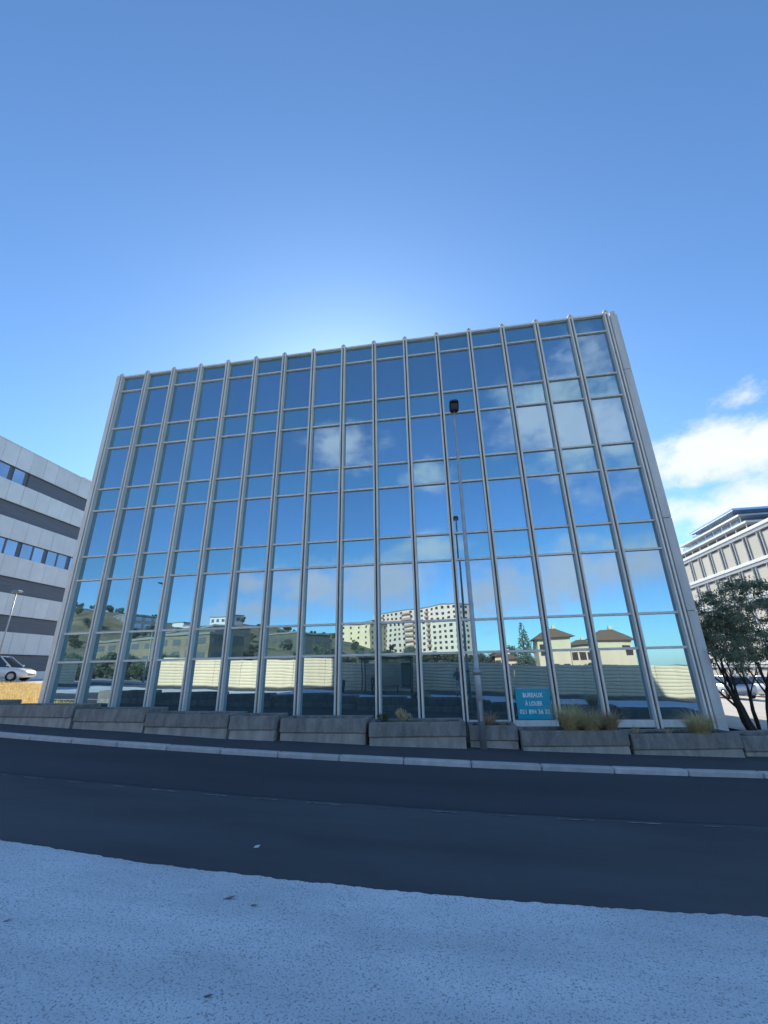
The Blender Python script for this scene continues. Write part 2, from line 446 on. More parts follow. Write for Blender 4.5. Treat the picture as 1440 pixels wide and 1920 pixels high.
sheet('yard_paving', frange(-70, -21, 1.2), C(25.3), C(60), .02, M_PLAZA, 12)
sheet('forecourt_gravel', frange(-70, -17, 1.2), C(-34), C(-6.5), -.07, M_PLAZA, 12)
# kerb stones
kb = MB(); kb.box(-.62, .62, -.09, .09, -.24, .012)
kme = kb.mesh('kerb_stone', M_KERB, bevel=.018)
kerb = thing('kerb', 'pale concrete kerb edging the far pavement along the road', 'kerb', (0, 8.7, 0))
x = -38.0
while x < 34:
    y = kerb_y(x); an = math.atan2(kerb_y(x + .6) - kerb_y(x - .6), 1.2); sl = math.atan2(gz(x + .6) - gz(x - .6), 1.2)
    add('kerb_stone', kme, kerb, (x, y + .085 - 8.7, gz(x) + random.uniform(-.004, .004)), (0, -sl, an + random.uniform(-.004, .004)))
    x += 1.25
# worn lane dashes: parts of the road
rd = random.Random(2)
for i, x in enumerate(frange(-7.4, 7.6, .78)):
    L = rd.uniform(.13, .24) * (.5 if i % 5 == 3 else 1); w = rd.uniform(.010, .018)
    d = MB()
    for sx in (-1, -.4, .3, 1):
        for sy in (-1, 1):
            xx = x + sx * L; d.v.append((xx, dash_y(xx) + sy * w * rd.uniform(.7, 1.2), gz(xx) - .0735))
    d.f = [(0, 2, 3, 1), (2, 4, 5, 3), (4, 6, 7, 5)]
    d.obj('paint_dash', M_PAINT, road, fix=False)

# ------------------------------------------------------------------ the glass office building
D = 15.0
X0, BAY, NB = -15.0817, 1.38524, 16
LEV = [15.237, 14.426, 12.359, 11.335, 9.298, 8.280, 6.252, 5.266, 3.178, 2.129, .02]
office = thing('office_building', 'tall office block with a mirrored glass facade and grey mullions', 'building', (-4, D, 0))
OX, OY = -4, D
def oadd(name, me, x, y, z, rot=(0, 0, 0), parent=None): return add(name, me, parent or office, (x - OX, y - OY, z), rot)
XR = X0 + BAY * NB
rg = random.Random(11)
for r in range(10):
    h = LEV[r] - LEV[r + 1]
    vision = (r % 2 == 1)
    pm = MB().box(-BAY / 2 + .035, BAY / 2 - .035, -.012, .012, -h / 2 + .01, h / 2 - .01).mesh('glass_pane', M_GLASS if vision or r == 9 else M_GLASS2)
    tm = MB().prism([(-.07, -.038), (-.07, .012), (-.045, .036), (.012, .036), (.012, -.038)], 'x', -BAY / 2 + .089, BAY / 2 - .089).mesh('transom', M_ALU)
    for k in range(NB):
        cx = X0 + BAY * (k + .5)
        oadd('glass_pane', pm, cx, D + .03, (LEV[r] + LEV[r + 1]) / 2, (R(rg.gauss(0, .10)), 0, R(rg.gauss(0, .13))))
        if r: oadd('transom', tm, cx, D + .012, LEV[r])
# sill along the foot, coping along the top
sm = MB().box(-BAY / 2 + .089, BAY / 2 - .089, -.12, .02, -.10, .09).mesh('sill', M_ALU, bevel=.008)
cm = MB().box(-BAY / 2 + .089, BAY / 2 - .089, -.10, .25, -.03, .05).mesh('coping', M_ALU, bevel=.006)
for k in range(NB):
    oadd('sill', sm, X0 + BAY * (k + .5), D + .0, LEV[10]); oadd('coping', cm, X0 + BAY * (k + .5), D, LEV[0])
mm = MB()
mm.box(-.088, -.030, -.17, .03, -.75, LEV[0] + .10); mm.box(.030, .088, -.17, .03, -.75, LEV[0] + .10); mm.box(-.029, .029, -.06, .028, -.75, LEV[0] + .02)
mme = mm.mesh('mullion', M_ALU)
gme = MB().box(-.0285, .0285, -.075, -.0605, -.74, LEV[0] + .02).mesh('groove_shade', M_DARKFILL)  # dark strip that paints the shade inside the mullion's groove
hme = MB().prism([(-.17, LEV[0] + .10), (-.12, LEV[0] + .19), (-.03, LEV[0] + .19), (.03, LEV[0] + .10)], 'x', -.04, .04).mesh('mullion_head', M_ALU)
for k in range(NB + 1):
    o = oadd('mullion', mme, X0 + BAY * k, D, 0)
    add('groove_shade', gme, o); add('mullion_head', hme, o)
# closing pier at the right corner, in cast lengths with open joints
zs = [-.6, 3.19, 6.26, 12.36, LEV[0] - .16]
for a, c in zip(zs, zs[1:]):
    MB().box(7.20 - OX, 7.47 - OX, -.19, .30, a + .008, c - .008).obj('pier_panel', M_PIER, office, bevel=.012)
MB().box(7.23 - OX, 7.42 - OX, -.17, .25, LEV[0] - .16, LEV[0] + .02).obj('pier_cap', M_PIER, office, bevel=.01)
MB().box(X0 - .30 - OX, X0 - .108 - OX, -.10, .2, -.6, LEV[0] + .1).obj('corner_post', M_ALU, office, bevel=.01)
# shell behind the glass
MB().box(X0 - .28 - OX, X0 - .05 - OX, .205, 20, -1, LEV[0] - .02).obj('side_wall', M_WALLG, office)
MB().box(7.28 - OX, 7.46 - OX, .305, 20, -1, LEV[0] - .02).obj('side_wall', M_WALLG, office)
MB().box(X0 - .05 - OX, 7.28 - OX, 19.8, 20.1, -1, LEV[0] - .02).obj('rear_wall', M_WALLG, office)
MB().box(X0 - .04 - OX, 7.27 - OX, .26, 19.79, LEV[0] - .5, LEV[0] - .06).obj('roof', M_ROOF, office)
MB().box(X0 - .04 - OX, 7.16 - OX, .05, .3, -.8, LEV[10] - .02).obj('plinth', M_DARKFILL, office)
MB().box(X0 - .04 - OX, 7.27 - OX, .055, .20, LEV[10], LEV[0] - .06).obj('backing_wall', M_DARKFILL, office)

# letting board behind the foot of one bay
sign = thing('letting_board', 'teal board with white lettering fixed low on the glass facade', 'sign', (2.26, D - .02, .12))
MB().box(-.515, .515, -.02, .01, .02, .88).obj('board', M_TEAL, sign, bevel=.004)
MB().box(-.515, .515, -.026, .012, .88, .915).obj('top_rail', mat('sign_rail', (.25, .45, .55), rough=.4), sign)
def text_mesh(s, size, width, m):
    c = bpy.data.curves.new('txt', 'FONT'); c.body = s; c.size = size; c.align_x = 'CENTER'; c.align_y = 'BOTTOM_BASELINE'
    c.offset = .007 * size / .2; c.extrude = .003; c.space_character = 1.04; c.resolution_u = 3
    o = bpy.data.objects.new('txt', c); COL.objects.link(o)
    dg = bpy.context.evaluated_depsgraph_get(); dg.update()
    me = bpy.data.meshes.new_from_object(o.evaluated_get(dg)); bpy.data.objects.remove(o)
    xs = [v.co.x for v in me.vertices]; k = width / (max(xs) - min(xs)); mid = (max(xs) + min(xs)) / 2
    for v in me.vertices: v.co.x = (v.co.x - mid) * k
    me.materials.clear(); me.materials.append(m)
    return me
for s, z, w in (('BUREAUX', .64, .60), ('\u00c0 LOUER', .40, .52), ('021 894 36 32', .17, .90)):
    add('lettering', text_mesh(s, .17, w, M_SIGNW), sign, (0, -.0245, z), (R(90), 0, 0))

# ------------------------------------------------------------------ planters
def planter(xl, yl, xr, yr, top, label):
    L = math.hypot(xr - xl, yr - yl); an = math.atan2(yr - yl, xr - xl)
    zb = gz((xl + xr) / 2) - .12
    p = thing('planter', label, 'planter', (xl, yl, zb), an, 'concrete planters along the facade')
    H = top - zb
    rim = H - .29
    sl = math.atan2(gz(xr) - gz(xl), L)
    q = MB(); dep = .85
    q.prism([(0.0, 0), (.03, rim - .006), (dep, rim - .006), (dep, 0)], 'x', .02, L - .02)
    q.obj('base', M_PL_LO, p, bevel=.012)
    u = MB()
    t = .11
    # rim as a hollow frame so that the soil lies inside it
    u.prism([(-.012, rim), (.022, H), (.022 + t, H), (.022 + t, rim)], 'x', .008, L - .008)
    u.obj('rim', M_PL_UP, p, bevel=.014)
    u = MB().box(.008, L - .008, dep - t, dep, rim, H); u.obj('rim', M_PL_UP, p, bevel=.012)
    for a in (.008, L - .008 - t):
        u = MB().box(a, a + t, .022 + t + .002, dep - t - .002, rim, H); u.obj('rim', M_PL_UP, p, bevel=.01)
    s = MB()
    n = 10; rs = random.Random(int(xl * 100))
    for i in range(n + 1):
        for j in range(5):
            s.v.append((.008 + t + (L - .016 - 2 * t) * i / n, .13 + t * .2 + (dep - t - .15 - t * .2) * j / 4, H - .07 + rs.uniform(-.02, .03)))
    for i in range(n):
        for j in range(4): s.f.append((i * 5 + j, (i + 1) * 5 + j, (i + 1) * 5 + j + 1, i * 5 + j + 1))
    s.obj('soil', M_SOIL, p, fix=False)
    return p
PL = [(-15.5, 11.45, -13.1, 11.25, 1.0, 'long weathered concrete planter beyond the left end of the facade'),
      (-12.95, 11.23, -10.10, 10.87, .895, 'long dark concrete planter at the left edge, in front of the dry grass'),
      (-10.05, 10.88, -7.86, 10.73, .80, 'concrete planter below the second and third mullions from the left'),
      (-7.80, 10.65, -5.43, 10.38, .71, 'concrete planter below the fourth and fifth mullions from the left'),
      (-5.41, 10.39, -4.26, 10.40, .67, 'short concrete planter left of the wide gap in the planter row'),
      (-4.20, 10.52, -2.12, 10.46, .60, 'plain concrete planter in the middle of the row, without plants'),
      (-2.05, 10.36, .10, 10.56, .53, 'concrete planter with two small rounded shrubs, left of the lamp post'),
      (.15, 10.78, 1.23, 10.80, .42, 'short low concrete planter directly behind the lamp post'),
      (1.26, 10.63, 3.49, 10.79, .33, 'concrete planter with three tall grass clumps below the teal board'),
      (3.53, 10.79, 5.76, 11.03, .255, 'concrete planter with one round grass clump at the corner pier'),
      (5.84, 11.20, 8.10, 11.55, .17, 'low concrete planter at the right edge, in front of the tree')]
for q in PL: planter(*q)

# ------------------------------------------------------------------ grass clumps and small shrubs
def tuft(name, label, cat, loc, h, spread, n, m, seed, group=None, wid=.006, droop=1.0):
    r = random.Random(seed); b = MB()
    for i in range(n):
        a = r.uniform(0, 2 * math.pi); rr = spread * math.sqrt(r.random()); base = Vector((math.cos(a) * rr * .35, math.sin(a) * rr * .35, -.03))
        out = Vector((math.cos(a), math.sin(a), 0)); side = Vector((-math.sin(a), math.cos(a), 0)) * wid * r.uniform(.6, 1.3)
        L = h * r.uniform(.55, 1.1); lean = r.uniform(.05, .55) + rr * .4
        prev = None
        for k in range(5):
            t = k / 4
            p = base + out * (L * lean * t + droop * L * .45 * t ** 3 * lean * 1.6) + Vector((0, 0, L * (t - .62 * droop * lean * t ** 3)))
            w = side * (1 - t * .85)
            cur = (p - w, p + w)
            if prev: b.face([prev[0], prev[1], cur[1], cur[0]])
            prev = cur
    o = b.obj(name, m, None, fix=False, loc=loc)
    return tag(o, label, cat, group)
GG = 'plants in the planters'
tuft('grass_clump', 'tallest yellow-green grass clump, left of the three in one planter', 'grass clump', (2.40, 11.05, .28), .74, .34, 700, M_TUFT, 1, GG)
tuft('grass_clump', 'yellow grass clump hanging over the planter front, middle of three', 'grass clump', (2.80, 10.96, .28), .60, .36, 650, M_TUFT, 2, GG, droop=1.5)
tuft('grass_clump', 'brownish grass clump, right of the three in one planter', 'grass clump', (3.20, 11.02, .28), .58, .28, 480, M_TUFTB, 3, GG)
tuft('grass_clump', 'round olive grass clump in front of the corner pier', 'grass clump', (5.04, 11.12, .20), .62, .34, 760, M_TUFT, 4, GG, droop=1.3)
tuft('grass_clump', 'small brown grass clump behind the lamp post', 'grass clump', (.62, 11.2, .36), .40, .34, 320, M_TUFTB, 5, GG)
tuft('weed', 'thin green weed between the grass planter and the corner planter', 'weed', (3.78, 11.25, .20), .26, .10, 50, M_TUFT, 6, GG)
tuft('weed', 'thin green weed in the middle of the corner planter', 'weed', (4.45, 11.25, .20), .20, .12, 40, M_TUFT, 7, GG)
tuft('weed', 'small dark weed at the right end of the plain planter', 'weed', (.95, 11.15, .36), .20, .16, 60, M_TUFTB, 8, GG)

def leaf_cloud(b, centers, n, size, r, shell=.55, flat=1.0):
    tot = sum(c[1] ** 2 for c in centers)
    for c, rad in centers:
        for i in range(int(n * rad * rad / tot)):
            d = Vector((r.gauss(0, 1), r.gauss(0, 1), r.gauss(0, 1))).normalized()
            p = Vector(c) + Vector((d.x, d.y, d.z * flat)) * rad * (shell + (1 - shell) * r.random()) * r.uniform(.75, 1.08)
            nrm = (d + Vector((r.gauss(0, .7), r.gauss(0, .7), r.gauss(0, .7)))).normalized()
            a = nrm.orthogonal().normalized(); a.rotate(Quaternion(nrm, r.uniform(0, 6.28))); e = nrm.cross(a)
            s = size * r.uniform(.6, 1.3)
            b.face([p - a * s, p - e * s * .5, p + a * s, p + e * s * .5])
def shrub(name, label, loc, h, w, n, leaf, m, seed, group, cat='shrub'):
    r = random.Random(seed); t = thing(name, label, cat, loc, 0, group)
    b = MB(); cs = [((r.uniform(-w, w) * .5, r.uniform(-w, w) * .5, h * r.uniform(.4, .75)), h * r.uniform(.3, .42)) for i in range(6)]
    leaf_cloud(b, cs, n, leaf, r); b.obj('foliage', m, t, fix=False)
    s = MB()
    for c, _ in cs: s.tube([(0, 0, -.04), (c[0] * .6, c[1] * .6, c[2] * .6), c[:3]], [.012 * h * 3, .008 * h * 3, .004], 5)
    s.obj('stem', M_BARK, t)
    return t
shrub('shrub', 'rounded olive shrub in the middle of its planter, left of the lamp post', (-1.32, 11.0, .46), .30, .32, 900, .016, M_TUFT, 21, GG)
shrub('shrub', 'small dark green shrub at the left end of its planter', (-1.83, 11.0, .46), .22, .24, 600, .016, M_LEAFB, 22, GG)
shrub('shrub', 'low dark shrub under the tree at the right edge', (8.9, 14.6, gz(8.9)), .55, 1.2, 1500, .03, M_LEAF, 23, 'shrubs under the tree')
shrub('shrub', 'low dark shrub beside the tree, cut by the right edge', (10.4, 14.9, gz(10.4)), .5, 1.3, 1500, .03, M_LEAF, 24, 'shrubs under the tree')

# ------------------------------------------------------------------ street lamps
def street_lamp(label, x, y, z, h, group, rz=0.0):
    t = thing('street_lamp', label, 'street lamp', (x, y, z), rz, group)
    MB().tube([(0, 0, -.05), (0, 0, 1.55), (0, 0, 1.62), (0, 0, 4.2), (0, 0, h - .5), (0, -.02, h - .1), (0, -.16, h + .06)], [.075, .072, .058, .052, .034, .03, .028], 14).obj('pole', M_LAMP, t, smooth=True)
    MB().tube([(0, 0, 1.50), (0, 0, 1.60), (0, 0, 1.64)], [.082, .082, .064], 14).obj('pole_collar', M_LAMP, t, smooth=True)
    MB().box(-.03, .03, -.084, -.07, .55, .95).obj('service_hatch', M_LAMP, t, bevel=.004)
    hd = MB()
    sec = lambda yy, w, zt, zb_: [(-w, yy, zb_), (w, yy, zb_), (w, yy, (zt + zb_) / 2), (w * .6, yy, zt), (-w * .6, yy, zt), (-w, yy, (zt + zb_) / 2)]
    hd.loft([sec(-.06, .035, h + .10, h + .03), sec(-.14, .12, h + .14, h + .03), sec(-.30, .13, h + .15, h + .04), sec(-.55, .125, h + .14, h + .055), sec(-.62, .10, h + .11, h + .065)])
    o = hd.obj('lamp_head', M_DARK, t)
    MB().box(-.09, .09, -.53, -.28, h + .028, h + .043).obj('lens', M_LENS, o)
    return t
street_lamp('slim grey street lamp rising before the glass facade', .44, 10.62, gz(.44), 8.42, 'street lamps')
street_lamp('slim grey street lamp across the road from the left end of the facade', -29.8, -9.5, gz(-29.8) - .1, 9.6, 'street lamps', R(180))
lt = thing('street_lamp', 'small pale street lamp before the banded building at the left', 'street lamp', (-28.4, 24.0, gz(-28.4, 24)), 0, 'street lamps')
MB().tube([(0, 0, -.1), (0, 0, 3), (0, 0, 5.6)], [.05, .04, .03], 10).obj('pole', M_LAMP, lt, smooth=True)
MB().loft([[(-.28, -.12, 5.6), (.28, -.12, 5.6), (.28, .12, 5.6), (-.28, .12, 5.6)], [(-.34, -.16, 5.7), (.34, -.16, 5.7), (.34, .16, 5.7), (-.34, .16, 5.7)], [(-.2, -.1, 5.78), (.2, -.1, 5.78), (.2, .1, 5.78), (-.2, .1, 5.78)]]).obj('lamp_head', M_LAMP, lt)

# ------------------------------------------------------------------ the multi-stemmed tree at the right
def branch(b, p, d, L, rad, depth, r, tips, spread=.55, up=.25):
    n = 4; pts = [p]; rads = [rad]
    q = p.copy(); dd = d.copy()
    for i in range(n):
        dd = (dd + Vector((r.gauss(0, .10), r.gauss(0, .10), r.gauss(0, .06) + up * .12))).normalized()
        q = q + dd * L / n; pts.append(q.copy()); rads.append(rad * (1 - .45 * (i + 1) / n))
    b.tube(pts, rads, 7 if depth > 2 else 5, cap=True)
    if depth == 0:
        tips.append(q); return
    for k in range(3 if depth > 1 else 3):
        ax = dd.orthogonal().normalized(); ax.rotate(Quaternion(dd, r.uniform(0, 6.28)))
        nd = (dd + ax * r.uniform(.35, .95) * spread * 1.6 + Vector((0, 0, up * .3))).normalized()
        st = pts[-1] if k < 2 else pts[r.choice((2, 3))]
        branch(b, st.copy(), nd, L * r.uniform(.62, .82), rads[-1] * r.uniform(.62, .85), depth - 1, r, tips, spread, up)
TX, TY = 9.0, 16.1
tree = thing('broadleaf_tree', 'dark multi-stemmed tree beside the right corner of the glass building', 'tree', (TX, TY, gz(TX)))
r = random.Random(41)
tips = []
for k, (ox, oy, dx, dy, rad, L) in enumerate(((-.26, 0, -.34, .05, .085, 1.45), (-.12, .12, -.06, .25, .11, 1.55), (.24, -.05, .18, -.15, .095, 1.5), (.38, .1, .42, .2, .075, 1.45), (-.30, -.1, -.58, -.15, .05, 1.2), (.10, .25, .30, .5, .07, 1.4))):
    tb = MB()
    branch(tb, Vector((ox, oy, -.1)), Vector((dx, dy, 1)).normalized(), L, rad, 3, r, tips, .5, .3)
    tb.obj('trunk', M_BARK, tree, smooth=True)
lb = MB()
for tp in tips:
    if tp.z < 2.0 and r.random() < .6: continue
    leaf_cloud(lb, [(tp, r.uniform(.20, .36))], 110, .036, r, shell=.1, flat=.75)
for k in range(130):
    a = r.uniform(0, 6.28); q = math.sqrt(r.random()); z = r.uniform(2.0, 4.55)
    w = 2.0 * math.sqrt(max(.05, 1 - ((z - 2.9) / 1.6) ** 2))
    leaf_cloud(lb, [((.42 + math.cos(a) * q * w, math.sin(a) * q * w, z), r.uniform(.25, .42))], 190, .036, r, shell=.1, flat=.7)
lb.obj('crown', M_LEAF, tree, fix=False)

# ------------------------------------------------------------------ banded white building at the left
XL = -36.0
YA, YB = 23.5, 52.0
lb_ = thing('banded_building', 'white panelled building with dark ribbon windows at the left edge', 'building', (XL, 30, 0))
GB = gz(XL, 30)
tops = [16.9 + EYE - 3.02 * i for i in range(6)]
BH = 1.32
ROOFZ = 18.75 + EYE
def l_box(name, m, x0, x1, y0, y1, z0, z1, parent=None, bevel=0): return MB().box(x0, x1, y0 - 30, y1 - 30, z0, z1).obj(name, m, parent or lb_, bevel=bevel)
l_box('wall_core', M_SHUT, -14, -.22, YA, YB, -1, ROOFZ - .3)
l_box('roof', M_ROOF, -14, -.05, YA, YB, ROOFZ - .29, ROOFZ - .1)
rl = random.Random(9)
PWID = 1.27
def panel_row(z0, z1):
    me = MB().box(-.14, 0, -PWID / 2 + .012, PWID / 2 - .012, z0, z1).mesh('cladding_panel', M_PANEL)
    y = YA + PWID / 2
    while y < YB:
        add('cladding_panel', me, lb_, (rl.uniform(-.006, .006), y - 30, 0)); y += PWID
panel_row(tops[0], ROOFZ)
for i in range(5): panel_row(tops[i + 1], tops[i] - BH)
panel_row(GB - .3, tops[5] - BH)
wme = MB().box(-.04, .0, -.46, .46, 0, BH - .1).mesh('window', M_WIN)
dme = MB().box(-.05, .012, -.09, .09, 0, BH - .06).mesh('window_post', M_SHUT)
for i, z in enumerate(tops):
    y = YA + .6; k = 0
    while y < YB:
        show = (i == 0 and y < 28.6) or i == 2 or (i == 3 and y < 26.8)
        if show:
            add('window', wme, lb_, (-.17, y - 30, z - BH + .05))
        else:
            pass
        add('window_post', dme, lb_, (-.17, y + .56 - 30, z - BH + .03))
        y += 1.10 if k % 2 else 1.36
        k += 1
    l_box('window_head', M_DARKFILL, -.2, -.10, YA, YB, z - .06, z - .001)
    if i in (1, 3, 4, 5) or i == 0:
        l_box('roller_shutter', M_SHUT, -.20, -.16, 28.8 if i == 0 else (27.2 if i == 3 else YA), YB, z - BH + .01, z - .07)
l_box('parapet_cap', M_FIN, -.3, .05, YA, YB, ROOFZ, ROOFZ + .06)
# roof rail and plant
l_box('roof_plant', M_FIN, -2.6, -.6, 31.2, 33.4, ROOFZ + .0, ROOFZ + .35, bevel=.03)
l_box('roof_plant', M_PANEL, -2.6, -.5, 34.4, 38.4, ROOFZ + .0, ROOFZ + .5, bevel=.03)

# ------------------------------------------------------------------ finned building at the right
XRB = 33.0
Y1, Y2 = 40.0, 82.0
rb_ = thing('finned_building', 'white finned building with beige blinds behind the tree at the right', 'building', (XRB, 55, 0))
def r_box(name, m, x0, x1, y0, y1, z0, z1, bevel=0): return MB().box(x0, x1, y0 - 55, y1 - 55, z0, z1).obj(name, m, rb_, bevel=bevel)
RT = 14.05 + EYE
FL = 3.45
r_box('wall_core', M_SHUT, .30, 14, Y1, Y2, -4, RT - .3)
r_box('end_wall', M_PANEL, .1, 14, Y1 - .3, Y1 - .01, -4, RT - .2)
r_box('roof', M_ROOF, .2, 14, Y1, Y2, RT - .29, RT - .12)
blm = MB().box(-.02, .02, -.72, .72, 0, FL - .98).mesh('blind', M_BLIND)
fnm = MB().box(-.16, .0, -.028, .028, 0, FL - .78).mesh('fin', M_FIN)
frm = MB().box(-.16, -.02, -.02, .02, 0, FL - .80).mesh('mullion_bar', M_LAMP)
for i in range(5):
    z = RT - FL * i
    r_box('spandrel', M_FIN, -.25, .28, Y1, Y2, z - .34, z, bevel=.02)
    r_box('spandrel', M_FIN, -.12, .28, Y1, Y2, z - .66, z - .40, bevel=.02)
    y = Y1 + 1.2
    while y < Y2 - 1:
        zb = z - FL + .06
        add('blind', blm, rb_, (.08, y - 55, zb))
        for s in (-.30, .30): add('fin', fnm, rb_, (.15, y + 1.2 + s - 55, zb))
        add('mullion_bar', frm, rb_, (.26, y + 1.2 - 55, zb))
        y += 2.4
# stepped glass penthouse
for k, (x0, y0, z0, z1, m) in enumerate(((3.0, 55.5, RT - .1, RT + 1.7, M_SHUT), (2.2, 54.2, RT + 1.7, RT + 1.95, M_FIN), (3.6, 57.5, RT + 1.95, RT + 3.1, M_BLUEG), (2.8, 56.0, RT + 3.1, RT + 3.35, M_LAMP), (4.4, 59.5, RT + 3.35, RT + 4.5, M_BLUEG), (3.6, 58.0, RT + 4.5, RT + 4.8, M_BLUEG))):
    r_box('penthouse_tier' if k % 2 == 0 else 'penthouse_canopy', m, x0, 13, y0, 74 - k, z0, z1, bevel=.03)
pm = MB().box(-.04, .04, -.04, .04, 0, 1.6).mesh('penthouse_post', M_FIN)
for k in range(9): add('penthouse_post', pm, rb_, (2.4, 54.6 + k * 2.1 - 55, RT + .05))
pm = MB().box(-.03, .03, -.03, .03, 0, 1.1).mesh('penthouse_post', M_FIN)
for k in range(9): add('penthouse_post', pm, rb_, (3.1, 56.4 + k * 2.0 - 55, RT + 1.98))

# ------------------------------------------------------------------ cars
def car(label, x, y, rz, paint, group='parked cars', high=0.0):
    t = thing('car', label, 'car', (x, y, gz(x, y) + .02), rz, group)
    H = 1.47 + high
    def ring(px, w, zb, zt, ww=None):
        ww = ww or w * .94
        return [(px, -w * .86, zb), (px, w * .86, zb), (px, w, zb + .14), (px, w, zb + (zt - zb) * .6), (px, ww, zt - .04), (px, ww * .86, zt), (px, -ww * .86, zt), (px, -ww, zt - .04), (px, -w, zb + (zt - zb) * .6), (px, -w, zb + .14)]
    b = MB()
    b.loft([ring(-2.12, .70, .34, .80), ring(-2.05, .80, .26, .93), ring(-1.5, .87, .21, .98), ring(-.4, .885, .20, .97), ring(.75, .88, .20, .95), ring(1.15, .875, .21, .93), ring(1.7, .84, .23, .82), ring(2.05, .74, .27, .68), ring(2.16, .60, .34, .58)])
    body = b.obj('body', paint, t, smooth=True)
    def cab(px, wb, wt, zb, zt): return [(px, -wb, zb), (px, wb, zb), (px, wt, zt), (px, -wt, zt)]
    g = MB()
    g.v += [(-1.98, -.76, .94), (-1.98, .76, .94), (1.18, .78, .93), (1.18, -.78, .93), (-1.62, -.60, H - .05), (-1.62, .60, H - .05), (.28, .60, H - .03), (.28, -.60, H - .03)]
    g.f += [(0, 1, 5, 4), (1, 2, 6, 5), (2, 3, 7, 6), (3, 0, 4, 7), (4, 5, 6, 7)]
    g.obj('window_glass', M_CGLASS, t)
    rf = MB()
    rf.loft([[(-1.72, -.58, H - .10), (-1.72, .58, H - .10), (-1.66, .50, H - .02), (-1.66, -.50, H - .02)], [(-1.2, -.625, H - .06), (-1.2, .625, H - .06), (-1.2, .52, H + .02), (-1.2, -.52, H + .02)], [(-.3, -.625, H - .05), (-.3, .625, H - .05), (-.3, .52, H + .03), (-.3, -.52, H + .03)], [(.36, -.60, H - .08), (.36, .60, H - .08), (.30, .5, H - .01), (.30, -.5, H - .01)]])
    rf.obj('roof', paint, t, smooth=True)
    for s in (-1, 1):
        for px, pt in ((1.16, .32), (-.25, -.35), (-1.9, -1.6)):
            MB().tube([(px, s * .775, .93), (pt, s * .605, H - .05)], [.045, .04], 6).obj('pillar', paint, t)
        for px in (-1.32, 1.36):
            w = MB().tube([(px, s * .70, .33), (px, s * .88, .33)], [.33, .33], 20).obj('tyre', M_TYRE, t)
            MB().tube([(px, s * .875, .33), (px, s * .895, .33)], [.21, .18], 14).obj('rim', M_RIM, w)
        MB().loft([[(2.02, s * .45, .60), (1.90, s * .74, .62), (1.86, s * .74, .74), (1.98, s * .46, .70)], [(2.10, s * .45, .58), (1.98, s * .76, .60), (1.92, s * .76, .72), (2.06, s * .46, .69)]]).obj('headlight', M_LIGHTC, t)
        MB().loft([[(.98, s * .80, .98), (.98, s * .96, 1.0), (.98, s * .96, 1.10), (.98, s * .82, 1.09)], [(1.10, s * .82, 1.0), (1.10, s * .94, 1.02), (1.10, s * .94, 1.08), (1.10, s * .84, 1.07)]]).obj('mirror', paint, t)
    MB().box(2.10, 2.17, -.45, .45, .36, .46).obj('grille', M_DARK, t)
    return t
car('white car on the yard beyond the dry grass, cut by the left edge', -31.6, 26.9, R(20), M_CARW, high=.22)
car('white car parked on the pale plaza at the right edge', 22.6, 38.5, R(100), M_CARW)
car('silver car parked between the corner pier and the tree', 19.6, 43.0, R(95), M_CARG)
car('light grey car parked behind the tree, nearest to the pier', 18.6, 36.0, R(92), M_CARG)

# ------------------------------------------------------------------ dry grass at the left
rgx = random.Random(4); b = MB()
b2 = MB()
gxs = frange(-46, -15.9, .9); gys = frange(12.3, 25.2, .9)
for xx in gxs:
    for yy in gys: b2.v.append((xx, yy, gz(xx, yy) + .03))
n = len(gys)
for i in range(len(gxs) - 1):
    for k in range(n - 1): b2.f.append((i * n + k, (i + 1) * n + k, (i + 1) * n + k + 1, i * n + k + 1))
struct(b2.obj('dry_lawn', mat('dry_lawn', (.58, .42, .16), (.42, .32, .12), rough=.95, scale=1.5), fix=False))
for i in range(16000):
    xx = rgx.uniform(-36, -16); yy = rgx.uniform(12.6, 25); z = gz(xx, yy) + .03
    a = rgx.uniform(0, 6.28); h = rgx.uniform(.06, .20); w = .014
    dx, dy = math.cos(a) * w, math.sin(a) * w; lx, ly = rgx.gauss(0, .05), rgx.gauss(0, .05)
    b.face([(xx - dx, yy - dy, z), (xx + dx, yy + dy, z), (xx + lx, yy + ly, z + h)])
o = stuff(b.obj('dry_grass', M_DRY, fix=False)); tag(o, 'golden dry grass beside the left end of the facade', 'grass')

# ------------------------------------------------------------------ small things on the ground
o = MB(); o.v = [(-.028, -.018, 0), (.028, -.02, .004), (.03, .018, .015), (-.018, .02, .008)]; o.f = [(0, 1, 2, 3)]
tag(o.obj('paper_scrap', M_LITTER, loc=(-2.10, 4.86, gz(-2.1) - .078), fix=False), 'white scrap of paper lying on the dark road', 'litter')


for i, (x, y, a, k) in enumerate(((-1.86, 3.86, .3, 1.2), (-1.63, 3.80, -.2, .8), (-3.2, 3.28, .5, .7), (-1.46, 2.88, .1, .7))):
    b = MB(); b.v = [(-.045, 0, 0), (-.01, -.014, .004), (.045, -.004, .012), (.01, .016, .005)]; b.f = [(0, 1, 2, 3)]
    o = b.obj('dead_leaf', M_DEADLEAF, loc=(x, y, gz(x) - .068), rot=(0, 0, a), fix=False); o.scale = (k, k, k)
    tag(o, ('largest dark leaf on the pale apron, left of centre', 'dark leaf just right of the largest one on the apron', 'dark leaf at the left edge of the pale apron', 'dark leaf at the bottom of the picture on the apron', 'dark leaf close to the apron edge, right of centre', 'small dark leaf near the apron edge, beside the right one', 'small dark leaf on the left half of the apron', 'tiny dark leaf in the middle of the apron')[i], 'leaf', 'dead leaves on the apron')

